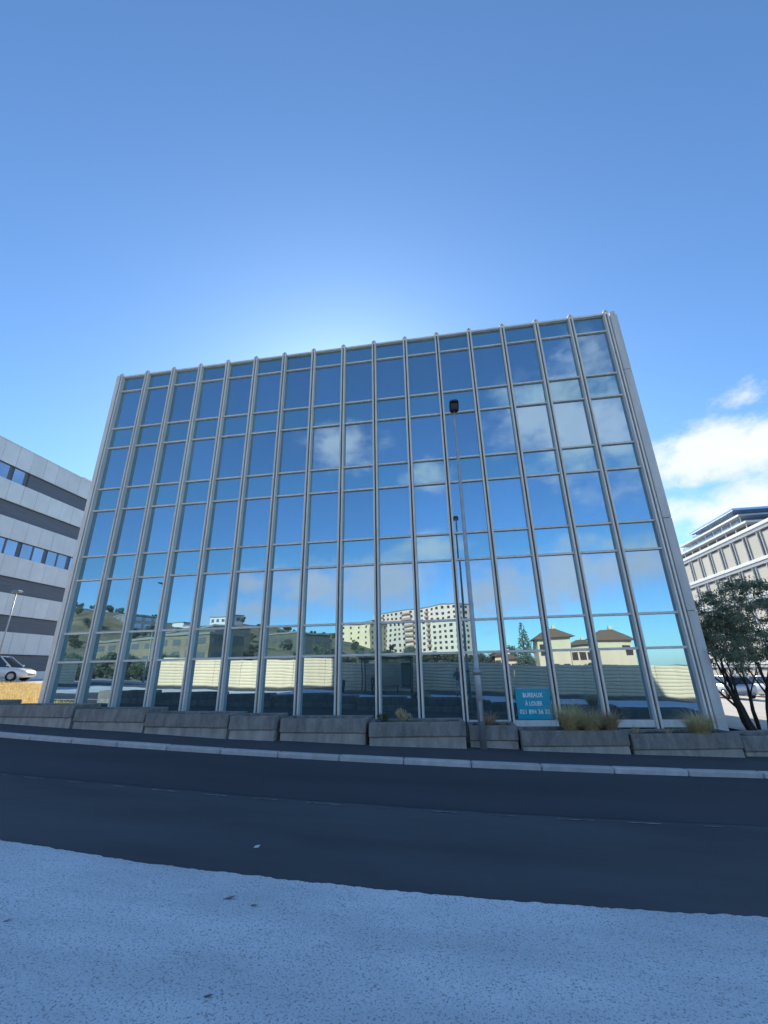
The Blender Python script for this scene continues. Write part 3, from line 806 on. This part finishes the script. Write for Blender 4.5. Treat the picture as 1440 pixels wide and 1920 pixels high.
# ------------------------------------------------------------------ across the road, behind the camera: what the glass mirrors
# hoarding of ribbed metal sheets
prof = [(0, 0)]
HH = 2.15; nr = 9
for i in range(nr):
    z0 = HH * i / nr; q = HH / nr
    prof += [(0, z0 + q * .10), (-.045, z0 + q * .30), (-.045, z0 + q * .72), (0, z0 + q * .92)]
prof += [(0, HH), (.02, HH), (.02, 0)]
PW = 2.5
hp = MB().prism(prof[1:], 'x', -PW / 2 + .012, PW / 2 - .012)
hp.v = [(v[0], -v[1], v[2]) for v in hp.v]
hpm = hp.mesh('sheet_panel', M_HOARD)
hpo = MB().box(-.05, .05, -.12, -.03, 0, HH + .03).mesh('post', M_FIN)
def hoarding(label, x0, n, y, rz=0.0, lo=.0):
    t = thing('hoarding', label, 'fence', (x0, y, 0), rz, 'site hoardings across the road')
    for k in range(n):
        lx = PW * (k + .5); wx = x0 + lx * math.cos(rz); wy = y + lx * math.sin(rz)
        add('sheet_panel', hpm, t, (lx, 0, gz(wx, wy) - .07 + lo), (0, math.atan2(.035, 1) * math.cos(rz), 0))
        add('post', hpo, t, (lx - PW / 2, 0, gz(wx - PW / 2 * math.cos(rz)) - .07 + lo))
    return t
hoarding('long cream hoarding of ribbed metal sheets opposite the glass facade', -25.8, 18, -6.0)
hoarding('short run of cream hoarding left of the gap in the site fence', -41.3, 3, -6.0)

# bus shelter, bin and people on the back pavement
sh = thing('bus_shelter', 'dark bus shelter with glass back wall and green poster', 'bus shelter', (-5.2, -4.2, gz(-5.2) - .08))
for px in (-1.95, 1.95):
    for py in (-.6, .55): MB().box(px - .04, px + .04, py - .04, py + .04, 0, 2.42).obj('post', M_DARK, sh, bevel=.006)
MB().box(-2.15, 2.15, -.8, .85, 2.42, 2.56).obj('roof', M_DARK, sh, bevel=.02)
for k in range(3): MB().box(-1.9 + k * 1.27, -.66 + k * 1.27, -.62, -.60, .25, 2.2).obj('glass_panel', M_SGLASS, sh)
MB().box(-1.5, 1.0, -.45, -.1, .42, .47).obj('bench', M_WOOD, sh, bevel=.008)
for px in (-1.3, .8): MB().box(px - .03, px + .03, -.40, -.15, 0, .419).obj('bench_leg', M_DARK, sh)
po = MB().box(1.15, 1.88, -.30, -.18, .35, 2.1).obj('poster_case', M_DARK, sh, bevel=.01)
MB().box(1.21, 1.82, -.178, -.165, .55, 2.0).obj('poster', M_POSTER, po)
bn = thing('litter_bin', 'dark litter bin left of the bus shelter', 'bin', (-8.9, -4.4, gz(-8.9) - .08))
MB().tube([(0, 0, 0), (0, 0, .85)], [.22, .25], 14).obj('drum', M_DARK, bn, smooth=True)
MB().tube([(0, 0, .86), (0, 0, .92)], [.27, .24], 14).obj('lid', M_LAMP, bn, smooth=True)

def skin(name, verts, edges, m, parent=None, root=0, sub=1):
    """a body grown over a posed skeleton: verts = (x, y, z, radius)"""
    me = bpy.data.meshes.new(name); me.from_pydata([v[:3] for v in verts], edges, [])
    o = bpy.data.objects.new(name, me); COL.objects.link(o)
    md = o.modifiers.new('skin', 'SKIN'); md.use_smooth_shade = True
    for i, v in enumerate(verts):
        q = me.skin_vertices[0].data[i]; rr = v[3]
        q.radius = rr if isinstance(rr, tuple) else (rr, rr); q.use_root = (i == root)
    sb = o.modifiers.new('sub', 'SUBSURF'); sb.levels = sub; sb.render_levels = sub
    dg = bpy.context.evaluated_depsgraph_get(); dg.update()
    m2 = bpy.data.meshes.new_from_object(o.evaluated_get(dg)); bpy.data.objects.remove(o)
    m2.materials.clear(); m2.materials.append(m)
    return add(name, m2, parent)
def head(parent, c, face=1.0):
    r = .098
    b = MB(); rings = []
    for i in range(9):
        t = -1 + 2 * i / 8; z = t * .122; w = math.sqrt(max(0.02, 1 - t * t)); jaw = 1 - .22 * max(0, -t)
        rings.append([(c[0] + math.cos(a) * .076 * w * jaw, c[1] + math.sin(a) * .095 * w * (jaw if math.sin(a) > 0 else 1), c[2] + z) for a in [2 * math.pi * k / 12 for k in range(12)]])
    b.loft(rings); h = b.obj('head', M_SKIN, parent, smooth=True)
    MB().loft([[(c[0] - .012, c[1] + .088, c[2] + .02), (c[0] + .012, c[1] + .088, c[2] + .02), (c[0] + .018, c[1] + .09, c[2] - .03), (c[0] - .018, c[1] + .09, c[2] - .03)], [(c[0] - .005, c[1] + .098, c[2] + .012), (c[0] + .005, c[1] + .098, c[2] + .012), (c[0] + .01, c[1] + .118, c[2] - .026), (c[0] - .01, c[1] + .118, c[2] - .026)]]).obj('nose', M_SKIN, h)
    for s in (-1, 1):
        MB().tube([(c[0] + s * .032, c[1] + .078, c[2] + .012), (c[0] + s * .032, c[1] + .090, c[2] + .012)], [.012, .008], 8).obj('eye', M_HAIR, h)
        MB().tube([(c[0] + s * .072, c[1] - .005, c[2]), (c[0] + s * .088, c[1] - .012, c[2] + .004)], [.026, .02], 8).obj('ear', M_SKIN, h)
    MB().box(c[0] - .024, c[0] + .024, c[1] + .080, c[1] + .093, c[2] - .062, c[2] - .052).obj('mouth', mat('lip', (.35, .15, .13), rough=.6), h)
    b = MB(); rings = []
    for i in range(6):
        t = .05 + .95 * i / 5; z = t * .128; w = math.sqrt(max(0.03, 1 - (t * .98) ** 2))
        rings.append([(c[0] + math.cos(a) * .084 * w, c[1] - .014 + math.sin(a) * .098 * w, c[2] + z) for a in [2 * math.pi * k / 12 for k in range(12)]])
    b.loft(rings); b.obj('hair', M_HAIR, h, smooth=True)
def hand(parent, wrist, d, sgn):
    w = Vector(wrist); d = Vector(d).normalized(); side = d.cross(Vector((0, 1, 0))).normalized() * sgn
    V = [(*w, .022), (*(w + d * .05), (.036, .018))]; E = [(0, 1)]
    for k, L in enumerate((.062, .075, .08, .068)):
        o = (k - 1.5) * .019
        p = w + d * .085 + side * o; i = len(V)
        V += [(*p, .009), (*(p + d * L * .55 + Vector((0, .012, 0))), .0085), (*(p + d * L + Vector((0, .03, 0))), .007)]; E += [(1, i), (i, i + 1), (i + 1, i + 2)]
    p = w + d * .03 - side * .032; i = len(V)
    V += [(*p, .011), (*(p + d * .035 - side * .022 + Vector((0, .02, 0))), .009)]; E += [(0, i), (i, i + 1)]
    skin('hand', V, E, M_SKIN, parent)
def person_standing(label, x, y):
    p = thing('person', label, 'person', (x, y, gz(x) - .07))
    V = [(0, 0, .95, (.155, .115)), (0, .01, 1.15, (.14, .10)), (0, .01, 1.36, (.17, .115)), (0, 0, 1.46, .085), (0, 0, 1.53, .052)]
    E = [(0, 1), (1, 2), (2, 3), (3, 4)]
    for s in (-1, 1):
        i = len(V)
        V += [(s * .19, 0, 1.41, .062), (s * .27, .04, 1.16, .045), (s * .17, .17, 1.36, .036)]
        E += [(2, i), (i, i + 1), (i + 1, i + 2)]
    skin('body', V, E, M_SHIRT, p)
    V = [(0, 0, .97, (.16, .12))]; E = []
    for s in (-1, 1):
        i = len(V)
        V += [(s * .09, 0, .86, .092), (s * .11, .015, .48, .062), (s * .12, -.01, .12, .05)]; E += [(0, i), (i, i + 1), (i + 1, i + 2)]
    skin('trousers', V, E, M_TROUS, p)
    for s in (-1, 1):
        skin('shoe', [(s * .12, -.03, .055, .048), (s * .125, .07, .045, .045), (s * .13, .17, .035, .036)], [(0, 1), (1, 2)], M_BLACKC, p)
        hand(p, (s * .165, .18, 1.38), (-s * .5, .2, .8), s)
    head(p, (0, .01, 1.635))
    return p
person_standing('standing person in dark top and pale trousers holding up a phone', -.05, -.42)
def person_sitting(label, x, y):
    p = thing('person', label, 'person', (x, y, gz(x) - .08))
    V = [(0, 0, .60, (.17, .13)), (0, .0, .80, (.15, .11)), (0, .02, 1.02, (.18, .12)), (0, .05, 1.12, .08), (0, .07, 1.18, .05)]
    E = [(0, 1), (1, 2), (2, 3), (3, 4)]
    for s in (-1, 1):
        i = len(V)
        V += [(s * .20, .03, 1.06, .062), (s * .25, .10, .80, .047), (s * .10, .34, .70, .036)]; E += [(2, i), (i, i + 1), (i + 1, i + 2)]
        i = len(V)
        V += [(s * .10, .12, .58, .092), (s * .13, .46, .56, .068), (s * .13, .44, .12, .05)]; E += [(0, i), (i, i + 1), (i + 1, i + 2)]
    skin('body', V, E, M_BLACKC, p)
    for s in (-1, 1):
        skin('shoe', [(s * .13, .42, .05, .045), (s * .135, .52, .042, .042), (s * .14, .60, .035, .034)], [(0, 1), (1, 2)], M_DARK, p)
        hand(p, (s * .09, .35, .70), (-s * .3, .9, -.1), s)
    head(p, (0, .09, 1.285))
    return p
person_sitting('person in black clothes sitting in the bus shelter', -6.35, -4.45)

# trees: a few grown once, then copied
def tree_kind(seed, h, w, n, leaf, kind):
    r = random.Random(seed); tr = MB(); lf = MB()
    if kind == 'conifer':
        tr.tube([(0, 0, -.5), (0, 0, h * .5), (0, 0, h * .97)], [h * .022, h * .014, .02], 8)
        cs = []
        for i in range(26):
            t = i / 26; z = h * (.12 + .86 * t); rad = w * (1 - t) ** .8 + .1
            for k in range(5):
                a = r.uniform(0, 6.28); cs.append(((math.cos(a) * rad * .62, math.sin(a) * rad * .62, z - rad * .12), rad * .42 + .12))
        leaf_cloud(lf, cs, n, leaf, r, shell=.2, flat=.55)
    else:
        tr.tube([(0, 0, -.6), (r.uniform(-.1, .1) * w, 0, h * .25), (0, 0, h * .55)], [h * .032, h * .024, h * .012], 8)
        cs = []
        for i in range(15):
            a = r.uniform(0, 6.28); q = math.sqrt(r.random()) * w * .72; z = h * r.uniform(.42, .84)
            c = (math.cos(a) * q, math.sin(a) * q, z); cs.append((c, w * r.uniform(.26, .42)))
            tr.tube([(0, 0, h * .3), (c[0] * .5, c[1] * .5, h * .3 + (z - h * .3) * .6), c], [h * .012, h * .008, .02], 5)
        leaf_cloud(lf, cs, n, leaf, r, shell=.35, flat=.8)
    return tr, lf
KINDS = {}
for nm, seed, h, w, n, leaf, kind, m in (('round', 1, 5.0, 2.3, 2600, .17, 'round', M_LEAFB), ('olive', 2, 4.6, 2.4, 2400, .17, 'round', M_LEAFO), ('dark', 3, 6.0, 2.6, 2600, .18, 'round', M_LEAF), ('conifer', 4, 8.6, 2.0, 4200, .13, 'conifer', M_LEAF)):
    tr, lf = tree_kind(seed, h, w, n, leaf, kind)
    KINDS[nm] = (tr.mesh('trunk', M_BARK, True), lf.mesh('crown', m, fix=False))
def plant_tree(kind, x, y, z, s, label, group, nm=None):
    t = thing(nm or {'conifer': 'conifer_tree'}.get(kind, 'broadleaf_tree'), label, 'tree', (x, y, z), random.uniform(0, 6.28), group)
    add('trunk', KINDS[kind][0], t, scale=(s, s, s)); add('crown', KINDS[kind][1], t, scale=(s, s, s))
    return t
def V(u, v, yv):
    """a place across the road read from its mirror image at distance yv"""
    d = ray(u, v); d = d * (yv / d.y)
    return Vector((d.x, 2 * D - yv, d.z + EYE))

# hillside
def hill(x, yv):
    pts = [(-900, 34), (-260, 38), (-200, 33), (-168, 25), (-130, 24), (-92, 19), (-62, 15), (-35, 9), (0, 6), (40, 2), (80, 0), (900, 0)]
    H = np.interp(x * 250 / max(yv, 200), [p[0] for p in pts], [p[1] for p in pts])
    t = min(1, max(0, (yv - 52) / 190)); t = t * t * (3 - 2 * t)
    back = min(1, max(0, (yv - 330) / 300))
    return gz(x) - .3 + float(H) * t * (1 - .3 * back) + (math.sin(x * .11) + math.sin(yv * .09 + x * .05)) * 1.1 * t
b = MB(); hx = frange(-700, 300, 9); hy = frange(48, 700, 9)
for xx in hx:
    for yv in hy: b.v.append((xx, 2 * D - yv, hill(xx, yv)))
n = len(hy)
for i in range(len(hx) - 1):
    for k in range(n - 1): b.f.append((i * n + k, (i + 1) * n + k, (i + 1) * n + k + 1, i * n + k + 1))
struct(b.obj('hillside', M_ROCK, smooth=True, fix=False))
rh = random.Random(77)
HL = {'round': 'mid green bushy tree on the hillside across the road', 'olive': 'olive green tree on the hillside across the road', 'dark': 'dark evergreen tree on the hillside across the road'}
cnt = 0
while cnt < 230:
    yv = rh.uniform(64, 300); xx = -yv * rh.uniform(.14, 1.05)
    k = rh.choice(('round', 'olive', 'olive', 'dark')); s = rh.uniform(.28, .75) * (1 if yv < 120 else 1.3)
    plant_tree(k, xx, 2 * D - yv, hill(xx, yv) - 1.2 * s, s, HL[k], 'trees on the hillside'); cnt += 1
# hedge line above the hoarding
for k in range(26):
    xx = -30 + k * 2.0 + rh.uniform(-.6, .6); yv = rh.uniform(88, 112)
    plant_tree(rh.choice(('round', 'dark', 'olive')), xx, 2 * D - yv, hill(xx, yv) - .3, rh.uniform(.8, 1.15), 'bushy tree in the row above the hoarding', 'trees above the hoarding')
for (u, v, yv, s) in ((155, 1232, 48, .75), (195, 1230, 47, .8), (210, 1262, 44, .5), (240, 1265, 43, .55), (265, 1270, 43, .5), (170, 1275, 44, .4), (225, 1265, 47, .7), (250, 1265, 48, .75), (280, 1265, 47, .7), (140, 1270, 46, .5), (300, 1265, 50, .7)):
    p = V(u, v, yv); plant_tree('round' if s < .7 else 'dark', p.x, p.y, gz(p.x) - 1.7 * s, s, 'green tree in the gap of the site fence', 'trees in the fence gap')
for (u, yv, s) in ((1080, 62, .62), (1105, 64, .7), (1160, 60, .62), (1190, 66, .55), (930, 120, 1.2), (905, 90, .7), (1015, 55, .42), (1215, 70, .6)):
    p = V(u, 1240, yv); plant_tree('round', p.x, p.y, gz(p.x) - .2, s, 'light green tree beside the houses across the road', 'trees beside the houses')
p = V(985, 1240, 60); plant_tree('conifer', p.x, p.y, gz(p.x) - .2, .93, 'tall dark conifer behind the hoarding', None)

# blocks and houses
def block(name, label, cat, Bp, Ap, depth, z0, h, wall, floors, cols, win=(1.3, 1.35), wm=M_WINR, balc=None, group=None, roofm=M_ROOF):
    L = math.hypot(Ap[0] - Bp[0], Ap[1] - Bp[1]); an = math.atan2(Ap[1] - Bp[1], Ap[0] - Bp[0])
    t = thing(name, label, cat, (Bp[0], Bp[1], z0), an, group)
    MB().box(0, L, 0, depth, -6, h).obj('wall', wall, t)
    MB().box(-.3, L + .3, -.3, depth + .3, h + .003, h + .5).obj('roof', roofm, t)
    fh = h / floors
    wme = MB().box(-win[0] / 2, win[0] / 2, -.06, .04, 0, win[1]).mesh('window', wm)
    for i in range(floors):
        for k in range(cols):
            if (k * 7 + 3) % 11 == 0: continue
            add('window', wme, t, (L * (k + .5) / cols, 0, fh * i + .8))
        for k in range(max(1, int(depth / 4))):
            add('window', wme, t, (0, 2 + 4.0 * k, fh * i + .8), (0, 0, R(-90)))
    if balc:
        for (a, c) in balc:
            bm_ = MB().box(L * a, L * c, -1.3, -.05, 0, 1.0).mesh('balcony', mat('balcony_pink', (.62, .40, .33), rough=.8))
            for i in range(1, floors): add('balcony', bm_, t, (0, 0, fh * i - .1))
    return t
def mir(x, yv): return (x, 2 * D - yv)
block('apartment_block', 'long pale apartment block of eight storeys on the rise across the road', 'building', mir(1.9, 230), mir(-50, 271), 13, 10 + EYE, 22.6, M_PINKW, 8, 17, (1.7, 1.35), balc=((.50, .60), (.30, .34), (.85, .9)))
block('apartment_block', 'lower cream apartment block left of the long one', 'building', mir(-40.5, 215), mir(-58, 222), 12, 9 + EYE, 13.2, M_CREAM, 5, 4, (1.0, 1.1))
block('apartment_block', 'small cream house block among trees beside the apartment blocks', 'building', mir(-62, 215), mir(-72, 218), 9, 9 + EYE, 8.6, M_CREAM, 3, 3)
block('hill_house', 'white flat roofed house on the crest of the hill', 'house', mir(-108, 200), mir(-122, 205), 9, 20.6 + EYE, 6.4, M_FIN, 2, 4, (1.8, 1.5), M_SHUT, group='houses on the hill')
block('hill_house', 'small white house below the crest of the hill', 'house', mir(-118, 190), mir(-128, 193), 8, 17.0 + EYE, 4.4, M_FIN, 1, 3, (1.8, 1.6), M_SHUT, group='houses on the hill')
block('hill_house', 'low white house right of the lookout on the hill', 'house', mir(-136, 205), mir(-144, 208), 8, 19.5 + EYE, 5.2, M_FIN, 1, 3, (1.8, 1.6), M_SHUT, group='houses on the hill')
block('terraced_block', 'long brown terraced block at the foot of the hill', 'building', mir(-70, 120), mir(-128, 160), 12, 4 + EYE, 9.5, mat('brown_stone', (.20, .16, .11), (.14, .12, .09), rough=.9, scale=.5), 3, 12, (2.6, 1.3), M_SHUT)
block('terraced_block', 'low brown block with dark openings nearest to the fence gap', 'building', mir(-50, 84), mir(-88, 97), 10, 1.2, 8.2, mat('brown_stone_light', (.30, .235, .16), (.22, .18, .13), rough=.9, scale=.5), 3, 9, (2.4, 1.2), M_SHUT)
block('terraced_block', 'upper grey terraced block with glass fronts on the hill', 'building', mir(-140, 170), mir(-190, 195), 12, 13 + EYE, 12, mat('grey_stone', (.30, .30, .27), (.20, .22, .19), rough=.8, scale=.5), 4, 12, (2.6, 1.7), M_BLUEG)
block('terraced_block', 'olive block with stepped fronts beside the terraced block', 'building', mir(-48, 135), mir(-66, 146), 12, 5 + EYE, 6.5, mat('olive_stone', (.17, .16, .12), (.12, .12, .09), rough=.9, scale=.5), 2, 5, (2.4, 1.3), M_SHUT)
def house(label, u0, u1, yv, eave_v, h_roof, seed):
    a, c = V(u0, eave_v, yv), V(u1, eave_v, yv)
    w = c.x - a.x; z0 = gz(a.x) - .2; H = a.z - z0
    t = thing('house', label, 'house', (a.x, a.y, z0), 0, 'houses across the road')
    dep = w * .9
    MB().box(0, w, -dep, 0, -.5, H).obj('wall', M_CREAM, t)
    o = .7; rr = MB()
    rr.v = [(-o, o, H), (w + o, o, H), (w + o, -dep - o, H), (-o, -dep - o, H), (w * .32, -dep / 2, H + h_roof), (w * .68, -dep / 2, H + h_roof)]
    rr.f = [(0, 1, 5, 4), (1, 2, 5), (2, 3, 4, 5), (3, 0, 4), (3, 2, 1, 0)]
    rf = rr.obj('roof', M_TILE, t)
    MB().box(w * .6, w * .6 + .5, -dep / 2 - .9, -dep / 2 - .4, H + h_roof * .5, H + h_roof + .5).obj('chimney', M_CREAM, rf)
    wm = MB().box(-.5, .5, -.04, .05, 0, 1.2).mesh('window', M_WINR)
    r = random.Random(seed)
    for fl in range(int(H // 2.7)):
        for k in range(3):
            if r.random() < .75: add('window', wm, t, (w * (k + .5) / 3, 0, H - 2.0 - fl * 2.7))
    return t
house('cream house with brown hipped roof right of the conifer', 1006, 1066, 72, 1200, 1.5, 1)
house('wide cream house with brown hipped roof before the corner pier', 1120, 1186, 70, 1203, 1.7, 2)
house('low house with brown roof between the two cream houses', 1070, 1112, 84, 1215, .9, 3)
house('small pale house with tiled roof left of the conifer', 930, 966, 88, 1232, .9, 4)
